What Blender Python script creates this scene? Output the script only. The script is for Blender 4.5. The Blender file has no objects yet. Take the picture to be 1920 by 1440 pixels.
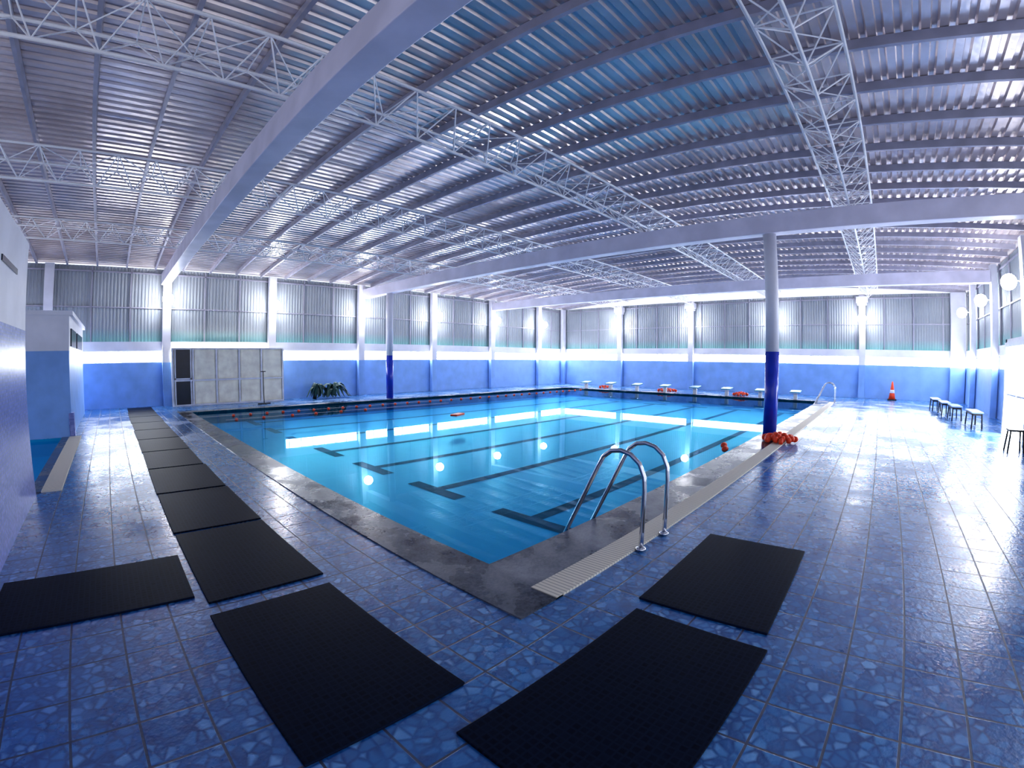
import bpy, math, random
from mathutils import Matrix, Vector
random.seed(7)
SC=bpy.context.scene
COL=SC.collection
# ------------------------------------------------------------------ materials
def newmat(name):
    m=bpy.data.materials.new(name);m.use_nodes=True
    nt=m.node_tree;return m,nt,nt.nodes['Principled BSDF']
def N(nt,t,**kw):
    n=nt.nodes.new(t)
    for k,v in kw.items(): setattr(n,k,v)
    return n
def ramp(nt,fac,stops):
    r=nt.nodes.new('ShaderNodeValToRGB');cr=r.color_ramp
    while len(cr.elements)<len(stops): cr.elements.new(.5)
    for e,(p,c) in zip(cr.elements,stops):
        e.position=p;e.color=(c[0],c[1],c[2],1) if not isinstance(c,(int,float)) else (c,c,c,1)
    nt.links.new(fac,r.inputs[0]);return r.outputs[0]
def mixc(nt,fac,a,b,mode='MIX'):
    m=nt.nodes.new('ShaderNodeMix');m.data_type='RGBA';m.blend_type=mode
    if isinstance(fac,(int,float)): m.inputs[0].default_value=fac
    else: nt.links.new(fac,m.inputs[0])
    for i,v in ((6,a),(7,b)):
        if isinstance(v,tuple): m.inputs[i].default_value=(*v[:3],1)
        else: nt.links.new(v,m.inputs[i])
    return m.outputs[2]
def coords(nt): return N(nt,'ShaderNodeTexCoord').outputs['Object']
def bump(nt,h,bs,strength=.3,dist=.02):
    b=N(nt,'ShaderNodeBump');b.inputs['Strength'].default_value=strength;b.inputs['Distance'].default_value=dist
    nt.links.new(h,b.inputs['Height']);nt.links.new(b.outputs[0],bs.inputs['Normal']);return b
def plain(name,c,rough=.5,metal=0,var=.12,scale=3.0,bmp=0):
    m,nt,bs=newmat(name);co=coords(nt)
    n=N(nt,'ShaderNodeTexNoise');n.inputs['Scale'].default_value=scale;n.inputs['Detail'].default_value=5
    nt.links.new(co,n.inputs['Vector'])
    lo=tuple(x*(1-var) for x in c);hi=tuple(min(1,x*(1+var)) for x in c)
    nt.links.new(ramp(nt,n.outputs[0],[(.35,lo),(.65,hi)]),bs.inputs['Base Color'])
    bs.inputs['Roughness'].default_value=rough;bs.inputs['Metallic'].default_value=metal
    if bmp: bump(nt,n.outputs[0],bs,bmp,.01)
    return m
def emis(name,c,s):
    m,nt,bs=newmat(name);bs.inputs['Base Color'].default_value=(.8,.8,.8,1)
    bs.inputs['Emission Color'].default_value=(*c,1);bs.inputs['Emission Strength'].default_value=s
    bs.inputs['Roughness'].default_value=.4;return m
def tile_deck():
    m,nt,bs=newmat('wet_blue_deck_tile');co=coords(nt)
    v=N(nt,'ShaderNodeTexVoronoi',feature='DISTANCE_TO_EDGE');v.inputs['Scale'].default_value=15
    v2=N(nt,'ShaderNodeTexVoronoi');v2.inputs['Scale'].default_value=15
    nz=N(nt,'ShaderNodeTexNoise');nz.inputs['Scale'].default_value=7;nz.inputs['Detail'].default_value=5
    nw=N(nt,'ShaderNodeTexNoise');nw.inputs['Scale'].default_value=.8;nw.inputs['Detail'].default_value=8;nw.inputs['Roughness'].default_value=.6
    for x in (v,v2,nz,nw): nt.links.new(co,x.inputs['Vector'])
    sep=N(nt,'ShaderNodeSeparateColor');nt.links.new(v2.outputs['Color'],sep.inputs[0])
    cell=ramp(nt,sep.outputs[0],[(0,(.02,.12,.36)),(.35,(.035,.2,.52)),(.7,(.08,.31,.66)),(1,(.2,.46,.82))])
    edge=ramp(nt,v.outputs['Distance'],[(.02,0.),(.2,1.)])
    c=mixc(nt,edge,(.01,.08,.28),cell)
    c=mixc(nt,ramp(nt,nz.outputs[0],[(.4,0.),(.62,.6)]),c,(.025,.19,.52))
    br=N(nt,'ShaderNodeTexBrick',offset=0.0,squash=1.0)
    br.inputs['Scale'].default_value=1;br.inputs['Brick Width'].default_value=.33;br.inputs['Row Height'].default_value=.33
    br.inputs['Mortar Size'].default_value=.008;br.inputs['Mortar Smooth'].default_value=.3
    nt.links.new(co,br.inputs['Vector'])
    c=mixc(nt,br.outputs['Fac'],c,(.01,.025,.08))
    nt.links.new(c,bs.inputs['Base Color'])
    rg=ramp(nt,nw.outputs[0],[(.4,.14),(.58,.32)])
    rg=mixc(nt,br.outputs['Fac'],rg,(.5,.5,.5))
    nt.links.new(rg,bs.inputs['Roughness'])
    bs.inputs['IOR'].default_value=1.8
    bs.inputs['Specular IOR Level'].default_value=1.0
    ad=N(nt,'ShaderNodeMath',operation='MULTIPLY_ADD');nt.links.new(br.outputs['Fac'],ad.inputs[0]);ad.inputs[1].default_value=-.6
    nb=N(nt,'ShaderNodeTexNoise');nb.inputs['Scale'].default_value=34;nb.inputs['Detail'].default_value=2;nt.links.new(co,nb.inputs['Vector'])
    nt.links.new(nb.outputs[0],ad.inputs[2])
    bump(nt,ad.outputs[0],bs,.3,.008)
    return m
def concrete_coping():
    m,nt,bs=newmat('wet_concrete_coping');co=coords(nt)
    n=N(nt,'ShaderNodeTexNoise');n.inputs['Scale'].default_value=1.3;n.inputs['Detail'].default_value=8;n.inputs['Roughness'].default_value=.6
    n2=N(nt,'ShaderNodeTexNoise');n2.inputs['Scale'].default_value=45;n2.inputs['Detail'].default_value=4
    for x in (n,n2): nt.links.new(co,x.inputs['Vector'])
    c=ramp(nt,n.outputs[0],[(.4,(.03,.034,.046)),(.52,(.11,.12,.15)),(.66,(.3,.31,.36))])
    c=mixc(nt,.2,c,ramp(nt,n2.outputs[0],[(.4,(.02,.02,.028)),(.6,(.24,.25,.28))]))
    nt.links.new(c,bs.inputs['Base Color'])
    nt.links.new(ramp(nt,n.outputs[0],[(.4,.12),(.6,.4)]),bs.inputs['Roughness'])
    bump(nt,n2.outputs[0],bs,.3,.005);return m
def grate_mat(name,axis,c=(.86,.8,.68)):
    m,nt,bs=newmat(name);co=coords(nt)
    w=N(nt,'ShaderNodeTexWave',bands_direction=axis);w.inputs['Scale'].default_value=8.0;nt.links.new(co,w.inputs['Vector'])
    nt.links.new(ramp(nt,w.outputs[0],[(.08,tuple(x*.55 for x in c)),(.2,c)]),bs.inputs['Base Color'])
    bs.inputs['Roughness'].default_value=.7;return m
def mosaic(name,c1,c2,sz=.03,flat=False,glow=0):
    m,nt,bs=newmat(name);co=coords(nt)
    sx=N(nt,'ShaderNodeSeparateXYZ');nt.links.new(co,sx.inputs[0])
    ad=N(nt,'ShaderNodeMath',operation='ADD');nt.links.new(sx.outputs[0],ad.inputs[0]);nt.links.new(sx.outputs[1],ad.inputs[1])
    cx=N(nt,'ShaderNodeCombineXYZ');nt.links.new(ad.outputs[0],cx.inputs[0]);nt.links.new(sx.outputs[2],cx.inputs[1])
    br=N(nt,'ShaderNodeTexBrick',offset=0.0);br.inputs['Scale'].default_value=1
    br.inputs['Brick Width'].default_value=sz;br.inputs['Row Height'].default_value=sz;br.inputs['Mortar Size'].default_value=sz*(.07 if not flat else .015)
    br.inputs['Color1'].default_value=(*c1,1);br.inputs['Color2'].default_value=(*c2,1);br.inputs['Mortar'].default_value=((.25,.27,.4,1) if not flat else (.0,.19,.42,1))
    nt.links.new(co if flat else cx.outputs[0],br.inputs['Vector']);nt.links.new(br.outputs[0],bs.inputs['Base Color'])
    bs.inputs['Roughness'].default_value=.3
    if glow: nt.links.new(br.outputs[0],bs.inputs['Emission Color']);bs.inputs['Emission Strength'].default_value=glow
    if not flat: bump(nt,br.outputs['Fac'],bs,-.3,.004)
    return m
def cladding():
    m,nt,bs=newmat('galvanised_wall_sheet');co=coords(nt)
    n=N(nt,'ShaderNodeTexNoise');n.inputs['Scale'].default_value=.5;n.inputs['Detail'].default_value=3;nt.links.new(co,n.inputs['Vector'])
    c=ramp(nt,n.outputs[0],[(.35,(.31,.34,.38)),(.65,(.41,.44,.48))])
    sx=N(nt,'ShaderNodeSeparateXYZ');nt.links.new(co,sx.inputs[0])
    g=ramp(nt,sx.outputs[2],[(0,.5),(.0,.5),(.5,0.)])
    c=mixc(nt,g,c,(.12,.6,.56))  # teal glow from outside painted into the foot of the sheet colour
    nt.links.new(c,bs.inputs['Base Color']);bs.inputs['Metallic'].default_value=.1;bs.inputs['Roughness'].default_value=.55
    return m
def roofmat():
    m,nt,bs=newmat('galvanised_roof_sheet');co=coords(nt)
    n=N(nt,'ShaderNodeTexNoise');n.inputs['Scale'].default_value=.9;n.inputs['Detail'].default_value=5;nt.links.new(co,n.inputs['Vector'])
    nt.links.new(ramp(nt,n.outputs[0],[(.35,(.68,.58,.57)),(.65,(.9,.8,.79))]),bs.inputs['Base Color'])
    bs.inputs['Metallic'].default_value=.6;bs.inputs['Roughness'].default_value=.27
    n2=N(nt,'ShaderNodeTexNoise');n2.inputs['Scale'].default_value=5;nt.links.new(co,n2.inputs['Vector'])
    bump(nt,n2.outputs[0],bs,.35,.02);return m
def watermat():
    m=bpy.data.materials.new('pool_water');m.use_nodes=True;nt=m.node_tree;nt.nodes.clear()
    co=coords(nt);out=N(nt,'ShaderNodeOutputMaterial')
    tr=N(nt,'ShaderNodeBsdfTransparent');tr.inputs[0].default_value=(.42,.88,.98,1)
    gl=N(nt,'ShaderNodeBsdfGlossy');gl.inputs['Roughness'].default_value=.005;gl.inputs['Color'].default_value=(.55,.8,1,1)
    n=N(nt,'ShaderNodeTexNoise');n.inputs['Scale'].default_value=1.6;n.inputs['Detail'].default_value=3;nt.links.new(co,n.inputs['Vector'])
    b=N(nt,'ShaderNodeBump');b.inputs['Strength'].default_value=.0025;b.inputs['Distance'].default_value=.05;nt.links.new(n.outputs[0],b.inputs['Height'])
    lw=N(nt,'ShaderNodeLayerWeight');lw.inputs[0].default_value=.5
    pw=N(nt,'ShaderNodeMath',operation='POWER');nt.links.new(lw.outputs['Facing'],pw.inputs[0]);pw.inputs[1].default_value=6.5
    ma=N(nt,'ShaderNodeMath',operation='MULTIPLY_ADD');nt.links.new(pw.outputs[0],ma.inputs[0]);ma.inputs[1].default_value=.62;ma.inputs[2].default_value=.02
    nt.links.new(b.outputs[0],gl.inputs['Normal'])
    mx=N(nt,'ShaderNodeMixShader');nt.links.new(ma.outputs[0],mx.inputs[0]);nt.links.new(tr.outputs[0],mx.inputs[1]);nt.links.new(gl.outputs[0],mx.inputs[2])
    nt.links.new(mx.outputs[0],out.inputs[0]);return m
def matmat():
    m,nt,bs=newmat('black_rubber_mat');co=coords(nt)
    v=N(nt,'ShaderNodeTexVoronoi',feature='DISTANCE_TO_EDGE');v.inputs['Scale'].default_value=24;v.inputs['Randomness'].default_value=.12;nt.links.new(co,v.inputs['Vector'])
    nt.links.new(ramp(nt,v.outputs['Distance'],[(.08,(.006,.013,.036)),(.28,(.0005,.002,.009))]),bs.inputs['Base Color'])
    bs.inputs['Roughness'].default_value=.5;bs.inputs['Specular IOR Level'].default_value=.08
    bump(nt,v.outputs['Distance'],bs,-.8,.01);return m
MT=dict(
 deck=tile_deck(),coping=concrete_coping(),gx=grate_mat('beige_overflow_grate','X'),gy=grate_mat('beige_overflow_grate_side','Y'),
 blue=plain('blue_painted_plaster',(.24,.43,.82),.5,0,.08,2),white=plain('white_painted_plaster',(.74,.74,.82),.5,0,.05,2),
 violet=plain('pale_painted_steel',(.76,.73,.86),.4,0,.08,1.5),truss=plain('white_painted_tube',(.92,.92,.96),.4,0,.05),
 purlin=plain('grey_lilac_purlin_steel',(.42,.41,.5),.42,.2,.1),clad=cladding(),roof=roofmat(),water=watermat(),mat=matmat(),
 mosaic=mosaic('blue_mosaic_tile',(.12,.17,.52),(.28,.34,.76),.035),basin=mosaic('turquoise_basin_tile_glow',(.0,.2,.44),(.002,.215,.46),.25,True,.22),  # basin tile glows: added emission stands in for light scattered by the water
 line=plain('dark_lane_line_tile',(.0,.035,.11),.6),darkblue=plain('dark_blue_gloss_paint',(.012,.045,.5),.25),
 chrome=plain('polished_steel',(.75,.76,.8),.14,1,.04),win=emis('daylit_frosted_glass',(.92,.96,1),21),
 lamp=emis('lit_lamp_glass',(.95,.97,1),60),door=emis('daylit_door_glass',(.92,.96,1),14),
 dark=plain('dark_tinted_glass',(.01,.012,.03),.2),cream=plain('cream_laminate_panel',(.92,.86,.72),.45),frame=plain('white_aluminium_frame',(.7,.71,.78),.35),
 orange=plain('orange_red_plastic',(.8,.07,.02),.4),green=plain('dark_green_frond',(.008,.06,.06),.5),
 black=plain('black_plastic',(.01,.01,.014),.4),seat=plain('pale_blue_plastic',(.3,.45,.75),.35),cord=plain('pale_rope',(.5,.5,.5),.7),
 teal=plain('teal_platform_plastic',(.05,.3,.5),.4))
# ------------------------------------------------------------------ mesh builder
class MB:
    def __init__(s): s.v=[];s.f=[];s.m=[];s.mats=[];s.smooth=[]
    def mi(s,mat):
        if mat not in s.mats: s.mats.append(mat)
        return s.mats.index(mat)
    def quad(s,pts,mat):
        b=len(s.v);s.v+=list(pts);s.f.append(list(range(b,b+len(pts))));s.m.append(s.mi(mat));s.smooth.append(False);return s
    def box(s,x0,x1,y0,y1,z0,z1,mat):
        b=len(s.v);i=s.mi(mat)
        s.v+=[(x0,y0,z0),(x1,y0,z0),(x1,y1,z0),(x0,y1,z0),(x0,y0,z1),(x1,y0,z1),(x1,y1,z1),(x0,y1,z1)]
        for f in ((0,3,2,1),(4,5,6,7),(0,1,5,4),(1,2,6,5),(2,3,7,6),(3,0,4,7)):
            s.f.append([b+k for k in f]);s.m.append(i);s.smooth.append(False)
        return s
    def tube(s,pts,r,mat,seg=8,cap=True):
        i=s.mi(mat);P=[Vector(p) for p in pts];n=len(P)
        rs=r if isinstance(r,(list,tuple)) else [r]*n
        T=[(P[min(k+1,n-1)]-P[max(k-1,0)]).normalized() for k in range(n)]
        up=Vector((0,0,1)) if abs(T[0].z)<.9 else Vector((1,0,0))
        nn=T[0].cross(up).normalized();b=len(s.v)
        for k in range(n):
            nn=(nn-T[k]*nn.dot(T[k])).normalized();bb=T[k].cross(nn)
            for j in range(seg):
                a=2*math.pi*j/seg;q=P[k]+(nn*math.cos(a)+bb*math.sin(a))*rs[k];s.v.append(tuple(q))
        for k in range(n-1):
            for j in range(seg):
                s.f.append([b+k*seg+j,b+k*seg+(j+1)%seg,b+(k+1)*seg+(j+1)%seg,b+(k+1)*seg+j]);s.m.append(i);s.smooth.append(seg>6)
        if cap:
            s.f.append([b+j for j in reversed(range(seg))]);s.f.append([b+(n-1)*seg+j for j in range(seg)])
            s.m+=[i,i];s.smooth+=[False,False]
        return s
    def lathe(s,prof,mat,seg=20,c=(0,0,0)):
        i=s.mi(mat);b=len(s.v)
        for (r,z) in prof:
            for j in range(seg):
                a=2*math.pi*j/seg;s.v.append((c[0]+r*math.cos(a),c[1]+r*math.sin(a),c[2]+z))
        for k in range(len(prof)-1):
            for j in range(seg):
                s.f.append([b+k*seg+j,b+k*seg+(j+1)%seg,b+(k+1)*seg+(j+1)%seg,b+(k+1)*seg+j]);s.m.append(i);s.smooth.append(True)
        s.f.append([b+j for j in reversed(range(seg))]);s.f.append([b+(len(prof)-1)*seg+j for j in range(seg)]);s.m+=[i,i];s.smooth+=[False,False]
        return s
    def make(s,name,loc=(0,0,0),parent=None,label=None,category=None,kind=None,group=None,bevel=0):
        me=bpy.data.meshes.new(name);me.from_pydata(s.v,[],s.f)
        for m in s.mats: me.materials.append(m)
        for p,mi,sm in zip(me.polygons,s.m,s.smooth): p.material_index=mi;p.use_smooth=sm
        me.update()
        ob=bpy.data.objects.new(name,me);COL.objects.link(ob);ob.location=loc
        if parent: ob.parent=parent
        tag(ob,label,category,kind,group)
        if bevel:
            b=ob.modifiers.new('bevel','BEVEL');b.width=bevel;b.segments=2;b.limit_method='ANGLE'
        return ob
def tag(ob,label=None,category=None,kind=None,group=None):
    if label: ob['label']=label
    if category: ob['category']=category
    if kind: ob['kind']=kind
    if group: ob['group']=group
def empty(name,loc,label,category,group=None,rot=0):
    e=bpy.data.objects.new(name,None);e.empty_display_size=.1;e.location=loc;e.rotation_euler=(0,0,rot);COL.objects.link(e);tag(e,label,category,None,group);return e
def dup(ob,loc,rot=None,label=None):
    def rec(o,par):
        c=o.copy();COL.objects.link(c)
        if par: c.parent=par
        for ch in o.children: rec(ch,c)
        return c
    c=rec(ob,None);c.location=loc
    if rot is not None: c.rotation_euler=(0,0,rot)
    if label: c['label']=label
    return c
S='structure'
# ------------------------------------------------------------------ dimensions
L,W=20.03,14.17;YN,XE,YS=17.46,24.165,-6.85;XW=-12.0
WL=-.05;ZB,ZT=4.57,5.0;ZE=5.22
zw0,zw1,zl=1.65,2.1,2.44
def zroof(y): 
    t=(y-5.3)/12.15;return 5.86-.55*t*t
def grid_rects(xs,ys,holes):
    R=[]
    for i in range(len(xs)-1):
        for j in range(len(ys)-1):
            cx,cy=(xs[i]+xs[i+1])/2,(ys[j]+ys[j+1])/2
            if not any(h[0]<cx<h[1] and h[2]<cy<h[3] for h in holes): R.append((xs[i],xs[i+1],ys[j],ys[j+1]))
    return R
H1=(-.45,L+.45,-.76,W+.45);H2=(-6.5,-3.3,4.85,10.25)
fb=MB()
for (a,b_,c,d) in grid_rects([XW,H2[0],H2[1],H1[0],H1[1],XE+.3],[YS-.3,H1[2],H2[2],H2[3],H1[3],YN+.3],[H1,H2]):
    fb.quad([(a,c,0),(b_,c,0),(b_,d,0),(a,d,0)],MT['deck'])
fb.make('floor',kind=S)
# ------------------------------------------------------------------ main pool
pool=empty('swimming_pool',(L/2,W/2,0),'large indoor swimming pool with turquoise water and dark lane lines','swimming pool')
def pl(mb,name,**k):
    o=mb.make(name,parent=pool,**k);o.location=(-L/2,-W/2,0);return o
D=-.42
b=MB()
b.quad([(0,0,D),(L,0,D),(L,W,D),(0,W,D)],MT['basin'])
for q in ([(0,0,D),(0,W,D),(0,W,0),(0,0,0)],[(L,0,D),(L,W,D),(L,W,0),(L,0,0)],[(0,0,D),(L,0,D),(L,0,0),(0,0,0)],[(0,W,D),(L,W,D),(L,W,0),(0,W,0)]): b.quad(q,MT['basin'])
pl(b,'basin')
for k in range(7):
    y=1.25+2.03*k
    m=MB();z=D+.004
    m.quad([(2.08,y-.1,z),(L-2,y-.1,z),(L-2,y+.1,z),(2.08,y+.1,z)],MT['line'])
    m.quad([(1.84,y-.62,z),(2.08,y-.62,z),(2.08,y+.62,z),(1.84,y+.62,z)],MT['line'])
    m.quad([(L-2,y-.62,z),(L-1.76,y-.62,z),(L-1.76,y+.62,z),(L-2,y+.62,z)],MT['line'])
    pl(m,'lane_line')
pl(MB().quad([(0,0,WL),(L,0,WL),(L,W,WL),(0,W,WL)],MT['water']),'water_surface')
c=MB();t=.012
c.box(-.45,0,-.76,W+.45,-.5,t,MT['coping']);c.box(0,L,W,W+.45,-.5,t,MT['coping']);c.box(L,L+.45,-.76,W+.45,-.5,t,MT['coping'])
c.box(0,L,-.52,0,-.5,t,MT['coping'])
pl(c,'coping',label='wet grey concrete pool coping')
pl(MB().box(-.08,L,-.76,-.52,-.5,.018,MT['gx']),'overflow_grate',label='beige slatted overflow grate')
sp=empty('paddling_pool',(-4.9,7.5,0),'small side pool with blue water beside the walkway','swimming pool')
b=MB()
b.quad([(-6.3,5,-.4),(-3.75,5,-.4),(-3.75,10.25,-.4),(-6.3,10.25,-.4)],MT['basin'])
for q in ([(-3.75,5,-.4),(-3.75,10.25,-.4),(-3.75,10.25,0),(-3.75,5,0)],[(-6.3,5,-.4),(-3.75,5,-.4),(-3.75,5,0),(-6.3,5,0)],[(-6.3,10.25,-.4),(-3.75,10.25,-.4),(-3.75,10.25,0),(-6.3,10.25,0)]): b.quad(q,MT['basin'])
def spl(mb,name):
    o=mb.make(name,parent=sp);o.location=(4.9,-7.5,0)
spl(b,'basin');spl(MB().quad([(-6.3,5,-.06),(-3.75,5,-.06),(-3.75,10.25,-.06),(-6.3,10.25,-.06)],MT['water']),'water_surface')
spl(MB().box(-3.75,-3.58,4.85,10.25,-.45,.012,MT['coping']).box(-6.5,-3.75,4.85,5,-.45,.012,MT['coping']).box(-6.5,-6.3,5,10.25,-.45,.012,MT['coping']),'coping')
spl(MB().box(-3.58,-3.3,4.85,10.25,-.45,.018,MT['gy']),'overflow_grate')
# ------------------------------------------------------------------ walls
piX=[-.46+4.345*k for k in range(-2,6)]
piY=[12.75,7.85,2.95,-1.75]
piS=[12.6,16.95,21.3]
MB().box(XW,XE+.25,YN,YN+.25,0,zw0,MT['blue']).make('wall_north',kind=S)
MB().box(XE,XE+.25,YS,YN,0,zw0,MT['blue']).make('wall_east',kind=S)
ws=MB();ws.box(8.2,XE+.25,YS-.25,YS,0,zw0,MT['blue']);ws.box(8.2,12.4,YS-.25,YS,zw0,zl,MT['white'])
# projecting porch that carries the door
PY=-6.08
ws.box(12.45,12.6,YS,PY,0,zl,MT['white']).box(8.2,10.15,YS,PY,0,zw0,MT['blue']).box(8.2,10.15,YS,PY,zw0,zl,MT['white']).box(10.15,12.6,YS,PY,2.35,zl,MT['white'])
ws.make('wall_south',kind=S)
MB().box(XW,XE+.25,YN-.04,YN+.25,zw1,zl,MT['white']).make('trim_1',kind=S)
MB().box(XE-.04,XE+.25,YS,YN-.04,zw1,zl,MT['white']).make('trim_2',kind=S)
MB().box(12.61,XE-.04,YS-.25,YS+.04,zw1,zl,MT['white']).make('trim_3',kind=S)
MB().box(XE-.3,XE-.045,YS+.045,-6.1,0,zw0,MT['blue']).box(XE-.3,XE-.045,YS+.045,-6.1,zw0,5.2,MT['white']).make('trim_4',kind=S)
def corr(name,A,B,z0,z1,nrm,step=.13,dep=.02):
    A=Vector(A);B=Vector(B);d=(B-A);Ln=d.length;d.normalize();nv=Vector(nrm)
    m=MB();pr=[];k=0
    while k*step<Ln:
        for o,h in ((0,0),(.35,0),(.5,1),(.85,1)):
            pr.append((min((k+o)*step,Ln),h))
        k+=1
    pr.append((Ln,0))
    for (s0,h0),(s1,h1) in zip(pr[:-1],pr[1:]):
        p=A+d*s0+nv*(h0*dep);q=A+d*s1+nv*(h1*dep)
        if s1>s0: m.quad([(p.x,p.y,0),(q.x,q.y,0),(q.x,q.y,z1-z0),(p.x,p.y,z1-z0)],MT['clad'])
    def rail(s0,s1,a,b_):
        p=A+d*s0+nv*.03;q=A+d*s1+nv*.07
        m.box(min(p.x,q.x),max(p.x,q.x),min(p.y,q.y),max(p.y,q.y),a,b_,MT['purlin'])
    rail(0,Ln,1.25,1.29);rail(0,Ln,2.55,2.6)
    k=0
    while k*1.45<Ln: rail(k*1.45,k*1.45+.04,0,z1-z0);k+=1
    return m.make(name,loc=(0,0,z0),kind=S)
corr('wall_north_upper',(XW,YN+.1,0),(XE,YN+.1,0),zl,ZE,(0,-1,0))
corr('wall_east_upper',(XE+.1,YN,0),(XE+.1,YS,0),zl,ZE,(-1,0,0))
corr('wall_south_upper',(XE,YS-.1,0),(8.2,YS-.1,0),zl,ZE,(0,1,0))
wn=[0]
def winbay(p0,p1,horizontal,plane,sgn):
    wn[0]+=1;m=MB();a,b_=p0+.18,p1-.18
    def bx(s0,s1,o0,o1,z0,z1,mat):
        u0,u1=plane+sgn*o0,plane+sgn*o1
        if horizontal: m.box(s0,s1,min(u0,u1),max(u0,u1),z0,z1,mat)
        else: m.box(min(u0,u1),max(u0,u1),s0,s1,z0,z1,mat)
    bx(a,b_,.05,.08,zw0+.03,zw1-.03,MT['win'])
    bx(a,b_,.02,.14,zw0,zw0+.03,MT['frame']);bx(a,b_,.02,.14,zw1-.03,zw1,MT['frame'])
    n=max(2,int((b_-a)/.55))
    for i in range(n+1):
        s=a+(b_-a)*i/n;bx(s-.012,s+.012,.03,.1,zw0+.03,zw1-.03,MT['frame'])
    m.make('window_%d'%wn[0],kind=S)
px=[XW]+piX+[XE+.18]
for p,q in zip(px[:-1],px[1:]):
    if q-p>.6: winbay(p,q,True,YN,1)
py=[YS+.6]+piY[::-1]+[YN]
for p,q in zip(py[:-1],py[1:]): winbay(p,q,False,XE,1)
for p,q in zip(piS,piS[1:]+[XE]): winbay(p,q,True,YS,-1)
def pil(name_loc,rot,cap,h=5.2):
    e=empty('pilaster',name_loc,'white wall pilaster with a blue painted base','pillar','wall pilasters',rot)
    MB().box(-.16,.16,.045,.26,0,zw0,MT['blue']).make('painted_base',parent=e,label='blue painted lower section')
    MB().box(-.16,.16,.045,.26,zw0,h,MT['white']).make('shaft',parent=e)
    if cap: MB().box(-.3,.3,.045,.42,h-.42,h-.12,MT['white']).box(-.24,.24,.045,.34,h-.55,h-.42,MT['white']).make('cap',parent=e)
    return e
p0=pil((piX[0],YN,0),math.pi,False)
for x in piX[1:]: dup(p0,(x,YN,0))
p1=pil((XE,piY[0],0),math.pi/2,True)
for y in piY[1:]: dup(p1,(XE,y,0))
for x in (12.78,16.95,21.3): dup(p0,(x,YS,0),0)
dup(p0,(XE-.22,YN,0),math.pi)
d=MB();d.box(10.15,10.27,PY-.12,PY+.06,0,2.35,MT['frame']).box(12.33,12.45,PY-.12,PY+.06,0,2.35,MT['frame']).box(10.27,12.33,PY-.12,PY+.06,2.23,2.35,MT['frame'])
d.box(11.27,11.33,PY-.1,PY+.02,0,2.23,MT['frame']).box(10.27,12.33,PY-.1,PY,1.0,1.05,MT['frame']).box(10.27,12.33,PY-.08,PY-.05,.02,2.23,MT['door'])
d.make('door_1',kind=S)
nb=MB();nb.box(-6.5,-3.62,-2.5,4.68,0,2.1,MT['mosaic']);nb.box(-6.5,-3.62,-2.5,4.68,2.1,3.2,MT['white']);nb.box(-3.63,-3.605,3.0,3.9,2.68,2.74,MT['dark']);nb.make('wall_west',kind=S)
hb=MB();hb.box(-7.5,-3.5,10.28,16.1,0,1.97,MT['blue']);hb.box(-7.5,-3.5,10.28,16.1,1.97,2.78,MT['white']);hb.box(-7.5,-3.42,10.26,16.1,2.78,2.88,MT['white'])
hb.box(-3.5,-3.47,10.7,12.3,2.08,2.5,MT['dark']).box(-3.5,-3.47,12.8,15.3,2.08,2.5,MT['dark']).box(-3.56,-3.44,10.26,10.5,0,.55,MT['mosaic'])
hb.make('changing_hut',label='low white and blue painted changing hut with dark vents',category='building')
# ------------------------------------------------------------------ roof
m=MB();ys=[];k=0;RP=.21
while YS-.3+k*RP<YN+.3:
    y0=YS-.3+k*RP
    ys+=[(y0,0),(y0+RP*.5,0),(y0+RP*.6,.035),(y0+RP*.9,.035)];k+=1
for (a,h0),(c_,h1) in zip(ys[:-1],ys[1:]):
    m.quad([(XW,a,zroof(a)+h0),(XE+.4,a,zroof(a)+h0),(XE+.4,c_,zroof(c_)+h1),(XW,c_,zroof(c_)+h1)],MT['roof'])
m.make('ceiling',kind=S)
x=XW+.2
while x<XE:
    m=MB();n=12;mi=m.mi(MT['purlin'])
    for i in range(n):
        a=YS+(YN-YS)*i/n;c_=YS+(YN-YS)*(i+1)/n;za,zc=zroof(a)-.005,zroof(c_)-.005
        u0,u1,w0,w1=-.03,.03,-.14,0
        b=len(m.v)
        m.v+=[(u0,a,za+w0),(u1,a,za+w0),(u1,a,za+w1),(u0,a,za+w1),(u0,c_,zc+w0),(u1,c_,zc+w0),(u1,c_,zc+w1),(u0,c_,zc+w1)]
        for f in ((0,1,5,4),(1,2,6,5),(2,3,7,6),(3,0,4,7)): m.f.append([b+j for j in f]);m.m.append(mi);m.smooth.append(False)
    m.make('roof_purlin',loc=(x,0,0),label='lilac-grey steel purlin carrying the corrugated roof',category='roof beam',group='roof purlins')
    x+=1.086
for x0,x1 in ((-.72,-.38),(8.26,8.58),(16.8,17.12)):
    MB().box(x0,x1,YS+.27,YN-.27,ZB,ZT,MT['violet']).make('roof_beam',label='long pale lilac painted beam spanning the pool hall',category='beam',group='main roof beams',bevel=.012)
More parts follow.
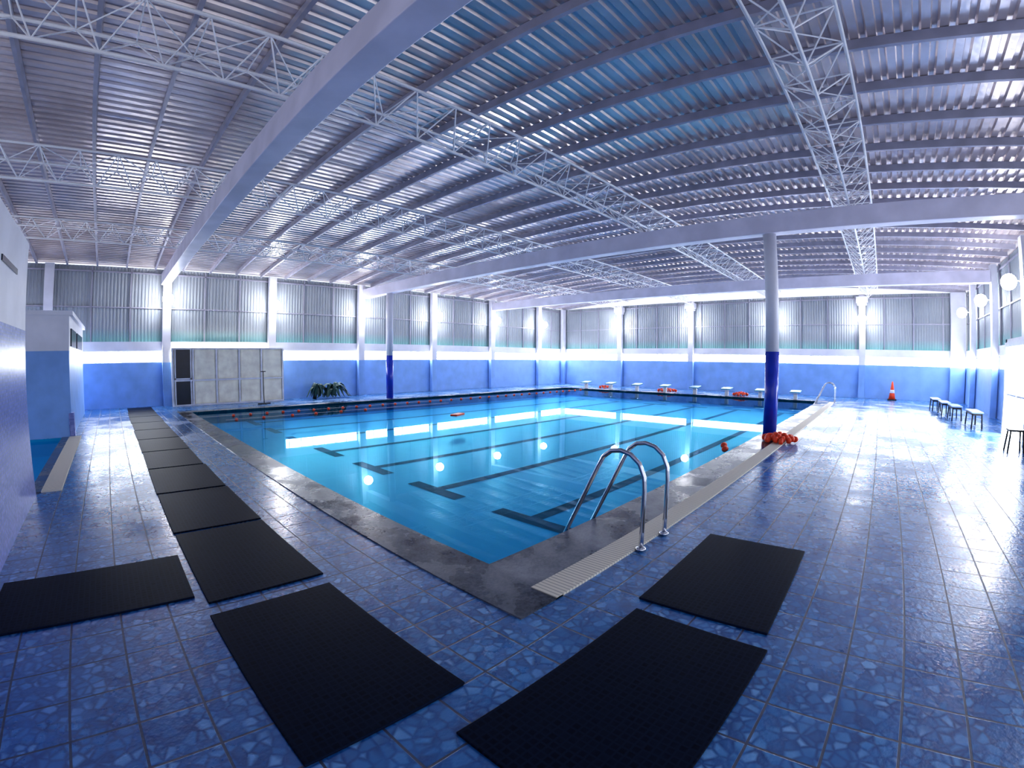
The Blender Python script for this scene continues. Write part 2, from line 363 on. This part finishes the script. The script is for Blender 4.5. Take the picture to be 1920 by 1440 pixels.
def truss(y):
    zt=min(5.52,zroof(y)-.2);zb=ZT+.02
    e=empty('roof_truss',(6,y,zb),'white painted triangular lattice truss under the roof','truss','roof trusses')
    X0,X1=XW-6,XE-6.1;hw=.46;dz=zt-zb
    for (yy,zz) in ((0,0),(-hw,dz),(hw,dz)):
        MB().tube([(X0,yy,zz),(X1,yy,zz)],.025,MT['truss'],8).make('chord',parent=e)
    wmb=MB();n=int((X1-X0)/.72);st=(X1-X0)/n
    for i in range(n):
        a=X0+i*st;c_=a+st/2;b_=a+st
        for sy in (-hw,hw):
            wmb.tube([(a,sy,dz),(c_,0,0)],.011,MT['truss'],5,False);wmb.tube([(c_,0,0),(b_,sy,dz)],.011,MT['truss'],5,False)
        wmb.tube([(a,-hw,dz),(a,hw,dz)],.011,MT['truss'],5,False)
        wmb.tube([(a,-hw if i%2 else hw,dz),(b_,hw if i%2 else -hw,dz)],.01,MT['truss'],5,False)
    wmb.make('lattice_web',parent=e,kind='stuff')
for y in (-2.1,3.0,7.7,12.6): truss(y)
# ------------------------------------------------------------------ columns
def column(y,split,r=.15):
    e=empty('support_column',(8.42,y,0),'white round column with a dark blue painted base','column','pool side columns')
    MB().lathe([(r+.005,0),(r+.005,split)],MT['darkblue'],28).make('painted_base',parent=e,label='dark blue glossy lower section')
    MB().lathe([(r,split),(r,ZB)],MT['white'],28).make('shaft',parent=e)
column(-.28,1.92);column(15.0,1.85)
# ------------------------------------------------------------------ lamps
def lamp(loc,rot):
    e=empty('wall_lamp',loc,'glowing white globe lamp on a short wall bracket','lamp','wall lamps',rot)
    MB().box(-.06,.06,0,.03,-.1,.1,MT['frame']).tube([(0,.02,0),(0,.2,.06),(0,.3,.1)],.015,MT['frame'],8).make('bracket',parent=e)
    pr=[(.22*math.sin(math.pi*i/8)+.001,-.22*math.cos(math.pi*i/8)) for i in range(9)]  # globe oversized so its shape takes in the bulb's glow
    MB().lathe(pr,MT['lamp'],14,(0,.36,0)).make('globe',parent=e);return e
l0=lamp((piX[2],YN-.26,4.0),math.pi)
for x in piX[3:]: dup(l0,(x,YN-.26,3.95))
for y in piY: dup(l0,(XE-.26,y,3.95),math.pi/2)
for x in (12.78,16.95,21.3): dup(l0,(x,YS+.26,3.98),0)
# ------------------------------------------------------------------ mats
def rmat(x0,x1,y0,y1,rz=0,lab='black perforated rubber mat lying on the wet deck'):
    cx,cy=(x0+x1)/2,(y0+y1)/2;hx,hy=(x1-x0)/2,(y1-y0)/2
    o=MB().box(-hx,hx,-hy,hy,0,.016,MT['mat']).make('rubber_mat',loc=(cx,cy,.001),label=lab,category='mat',group='rubber floor mats',bevel=.005);o.rotation_euler=(0,0,rz)
rmat(-2.06,-1.15,-1.0,.54,.01);rmat(-3.55,-2.1,.88,1.76,-.015);rmat(-1.43,.14,-2.17,-1.26,-.02);rmat(.3,1.84,-2.12,-1.2,.02)
y=.72
for i in range(10):
    rmat(-2.03+random.uniform(-.02,.02),-1.12+random.uniform(-.01,.01),y,y+1.57,random.uniform(-.01,.01));y+=1.63
# ------------------------------------------------------------------ ladder
def ladder(x,y):
    e=empty('pool_ladder',(x,y,0),'curved chrome pool ladder standing on the pool edge','ladder','pool ladders')
    path=[(-.8,0),(-.8,.55),(-.79,.68),(-.74,.79),(-.65,.86),(-.55,.885),(-.45,.87),(-.37,.81),(-.31,.7),(.04,-.02),(.08,-.12),(.09,-.38)]
    P=[]
    for i in range(len(path)-1):
        for t in (0,.34,.67): P.append(tuple(path[i][k]*(1-t)+path[i+1][k]*t for k in (0,1)))
    P.append(path[-1])
    for s in (-.24,.24):
        MB().tube([(s,p[0],p[1]) for p in P],.021,MT['chrome'],12).make('rail',parent=e)
        MB().lathe([(.05,.012),(.045,.03),(.025,.035)],MT['chrome'],16,(s,-.8,0)).make('flange',parent=e)
    for z in (-.12,-.3): MB().box(-.22,.22,.05,.13,z,z+.03,MT['chrome']).make('step',parent=e)
ladder(1.33,0);ladder(19.3,0)
# ------------------------------------------------------------------ lane ropes and floats
def floatmb(r=.055,l=.09):
    return MB().tube([(-l/2,0,0),(-l/2+.015,0,0),(l/2-.015,0,0),(l/2,0,0)],[r*.6,r,r,r*.6],MT['orange'],10)
def rope(name_pts,loc,label,floats,r=.055,group=None):
    e=empty('lane_rope',loc,label,'lane rope',group)
    MB().tube(name_pts,.008,MT['cord'],6).make('cord',parent=e)
    f0=None
    for (p,a) in floats:
        if f0 is None: f0=floatmb(r).make('float',parent=e);f=f0
        else: f=f0.copy();COL.objects.link(f);f.parent=e
        f.location=p;f.rotation_euler=(0,0,a)
    return e
fl=[]
for i in range(34):
    xx=-8.9+i*.56
    fl.append(((xx,0,0),0))
rope([(-9.95,0,.02),(9.95,0,.02)],(10,12.75,WL+.01),'pool lane rope with orange-red floats across the water',fl,.05)
rope([(-4,0,.02),(0,.12,.02),(4.4,0,.02)],(4.6,11.6,WL+.01),'slack lane rope with a few orange floats on the water',[((-3.7+i*.9+random.uniform(-.1,.1),.05,0),.1) for i in range(6)],.05)
def pile(loc,n,rad,label):
    pts=[];fls=[]
    for i in range(n):
        a=i*2.39996;rr=rad*math.sqrt((i+.5)/n);z=.06+.1*max(0,(1-rr/rad))
        pts.append((rr*math.cos(a),rr*math.sin(a),z));fls.append(((rr*math.cos(a),rr*math.sin(a),z+.0),a+1.3))
    rope(pts,loc,label,fls,.065,'coiled lane ropes')
pile((7.85,-.62,.018),26,.36,'heap of coiled orange-red lane floats at column base')
pile((21.35,8.2,.0),26,.55,'heap of orange-red lane floats near starting blocks')
pile((21.3,4.0,.0),20,.38,'heap of orange-red lane floats near starting blocks')
pile((21.3,12.2,.0),14,.4,'heap of orange-red lane floats near starting blocks')
for (x,y) in ((7.0,.35),(6.6,.2)):
    floatmb(.06,.12).make('float_ball',loc=(x,y,WL+.02),label='loose orange float drifting on the pool water',category='float',group='loose floats')
m=MB();m.box(-.28,.28,-.12,.12,-.03,.03,MT['orange'])
o=m.make('kickboard',loc=(6.75,8.4,WL+.03),label='orange foam kickboard floating on the pool',category='kickboard',bevel=.025);o.rotation_euler=(0,0,.4)
# ------------------------------------------------------------------ starting blocks
def sblock(y):
    e=empty('starting_block',(20.42,y,.012),'small teal starting block on a steel post','starting block','starting blocks')
    MB().box(-.08,.08,-.08,.08,0,.3,MT['frame']).make('post',parent=e)
    m=MB();m.box(-.25,.25,-.25,.25,.3,.35,MT['teal']);m.v=[(x,y_,z+(.07 if x>0 else 0)) for x,y_,z in m.v];m.make('platform',parent=e,bevel=.01)
    MB().tube([(-.26,-.2,.26),(-.34,-.2,.26),(-.34,.2,.26),(-.26,.2,.26)],.014,MT['chrome'],6).make('handle',parent=e);return e
s0=sblock(1.1)
for i in range(1,8): dup(s0,(20.42,1.1+1.69*i,.012))
# ------------------------------------------------------------------ partition cabinet
e=empty('partition_cabin',(1.9,16.7,0),'white framed cream panel cabin with a dark glass door','cabin')
xs=[-2.2,-1.42,-.5,.42,1.34,2.26]
MB().box(-2.2,2.26,.04,.46,0,2.15,MT['cream']).make('body',parent=e)
f=MB()
for x in xs: f.box(x-.035,x+.035,-.02,.06,0,2.18,MT['frame'])
for z in (.0,.93,2.12): f.box(-2.2,2.26,-.015,.055,z,z+.06,MT['frame'])
f.make('frame',parent=e)
dd=MB().box(-2.13,-1.48,0,.045,.06,2.12,MT['dark']).make('door',parent=e,label='dark glass door')
MB().box(-2.13,-1.48,-.025,-.005,1.0,1.05,MT['frame']).box(-2.13,-2.08,-.025,-.005,.06,2.12,MT['frame']).box(-1.53,-1.48,-.025,-.005,.06,2.12,MT['frame']).make('door_frame',parent=dd)
for i in range(4):
    for z0,z1 in ((.1,.9),(1.03,2.09)):
        MB().box(xs[i+1]+.07,xs[i+2]-.07,.0,.045,z0,z1,MT['cream']).make('panel',parent=e)
e=empty('floor_squeegee',(3.0,15.6,0),'thin upright floor squeegee standing by the cabin','squeegee')
MB().tube([(0,0,.04),(0,.05,1.25)],.014,MT['black'],8).make('pole',parent=e)
MB().box(-.25,.25,-.03,.03,0,.05,MT['black']).make('blade',parent=e)
MB().tube([(-.1,.05,1.25),(.1,.05,1.25)],.016,MT['black'],8).make('grip',parent=e)
e=empty('artificial_palm',(6.3,16.6,0),'dark green artificial palm lying in a heap','plant')
MB().tube([(-.75,0,.0),(-.7,0,.35),(-.45,0,.55),(-.1,.02,.35),(.3,0,.1)],[.09,.08,.07,.06,.05],MT['black'],10).make('trunk',parent=e)
def frond(m,c,az,ln,lift):
    n=7;L_=[]
    for i in range(n+1):
        t=i/n;r=ln*t;z=max(.03,c[2]+lift*math.sin(math.pi*min(1,t*1.1))-.5*t*t*c[2]*1.6)
        w=.09*math.sin(math.pi*min(.97,t*.85+.12))
        x=c[0]+r*math.cos(az);y=c[1]+r*math.sin(az)*.55
        L_.append(((x-w*math.sin(az),y+w*math.cos(az),z-.03),(x,y,z),(x+w*math.sin(az),y-w*math.cos(az),z-.03)))
    for a_,b_ in zip(L_[:-1],L_[1:]):
        m.quad([a_[0],a_[1],b_[1],b_[0]],MT['green']);m.quad([a_[1],a_[2],b_[2],b_[1]],MT['green'])
m=MB()
for i in range(14): frond(m,(-.6,0,.5),i*.45+.1,random.uniform(.3,.55),random.uniform(.1,.3))
for i in range(26): frond(m,(.15,0,.35),i*.245,random.uniform(.5,.95),random.uniform(.1,.4))
m.make('foliage',parent=e)
# ------------------------------------------------------------------ benches, stool, cone
def bench(loc,ln=1.2):
    e=empty('bench',loc,'low bench with black legs and pale blue seat','bench','benches by the wall')
    MB().box(-ln/2,ln/2,-.17,.17,.42,.46,MT['seat']).make('seat',parent=e,bevel=.01)
    for sx in (-1,1):
        for sy in (-1,1):
            MB().tube([(sx*(ln/2-.1),sy*.13,.42),(sx*(ln/2-.05),sy*.15,0)],.022,MT['black'],8).make('leg',parent=e)
    MB().box(-ln/2+.08,ln/2-.08,-.14,.14,.36,.42,MT['black']).make('apron',parent=e)
    return e
b0=bench((18.9,-4.9,0))
for p in ((17.2,-5.05,0),(15.6,-5.2,0),(13.7,-5.5,0)): dup(b0,p)
e=empty('stool',(9.25,-5.6,0),'black plastic stool beside the bright doorway','stool')
MB().box(-.17,.17,-.17,.17,.42,.46,MT['black']).make('seat',parent=e,bevel=.01)
for sx in (-1,1):
    for sy in (-1,1): MB().tube([(sx*.13,sy*.13,.42),(sx*.17,sy*.17,0)],.02,MT['black'],8).make('leg',parent=e)
e=empty('traffic_cone',(23.6,-3.3,0),'dark orange traffic cone standing near the blue wall','traffic cone')
MB().box(-.22,.22,-.22,.22,0,.05,MT['black']).make('base',parent=e)
MB().lathe([(.17,.05),(.12,.35),(.08,.6),(.035,.9)],MT['orange'],20).make('cone_body',parent=e)
MB().lathe([(.127,.34),(.101,.5)],MT['white'],20).make('reflective_band',parent=e)
# ------------------------------------------------------------------ world, camera
w=bpy.data.worlds.new('sky');SC.world=w;w.use_nodes=True
bg=w.node_tree.nodes['Background'];bg.inputs[0].default_value=(.8,.86,1,1);bg.inputs[1].default_value=1.15
kk=1.12
Cc=(-2.22353*kk,-2.31194*kk,1.68);yaw,pitch,roll=0.0308881,-0.0526264,0.00413216
az=math.radians(45)-yaw
f=Vector((math.cos(az)*math.cos(pitch),math.sin(az)*math.cos(pitch),math.sin(pitch)))
r=f.cross(Vector((0,0,1))).normalized();u=r.cross(f)
r,u=r*math.cos(roll)+u*math.sin(roll),-r*math.sin(roll)+u*math.cos(roll)
cd=bpy.data.cameras.new('camera');cam=bpy.data.objects.new('camera',cd);COL.objects.link(cam);SC.camera=cam
cam.matrix_world=Matrix(((r[0],u[0],-f[0],Cc[0]),(r[1],u[1],-f[1],Cc[1]),(r[2],u[2],-f[2],Cc[2]),(0,0,0,1)))
cd.sensor_width=36;cd.lens=14.5;cd.type='PANO';cd.panorama_type='FISHEYE_LENS_POLYNOMIAL'
s=1920/36.
cd.fisheye_polynomial_k0=0;cd.fisheye_polynomial_k1=-0.00114306*s;cd.fisheye_polynomial_k2=0;cd.fisheye_polynomial_k3=0.0945936e-9*s**3;cd.fisheye_polynomial_k4=0
cd.fisheye_fov=math.radians(220)
SC.view_settings.view_transform='Standard';SC.view_settings.exposure=0
try: SC.view_settings.look='Medium High Contrast'
except Exception: pass
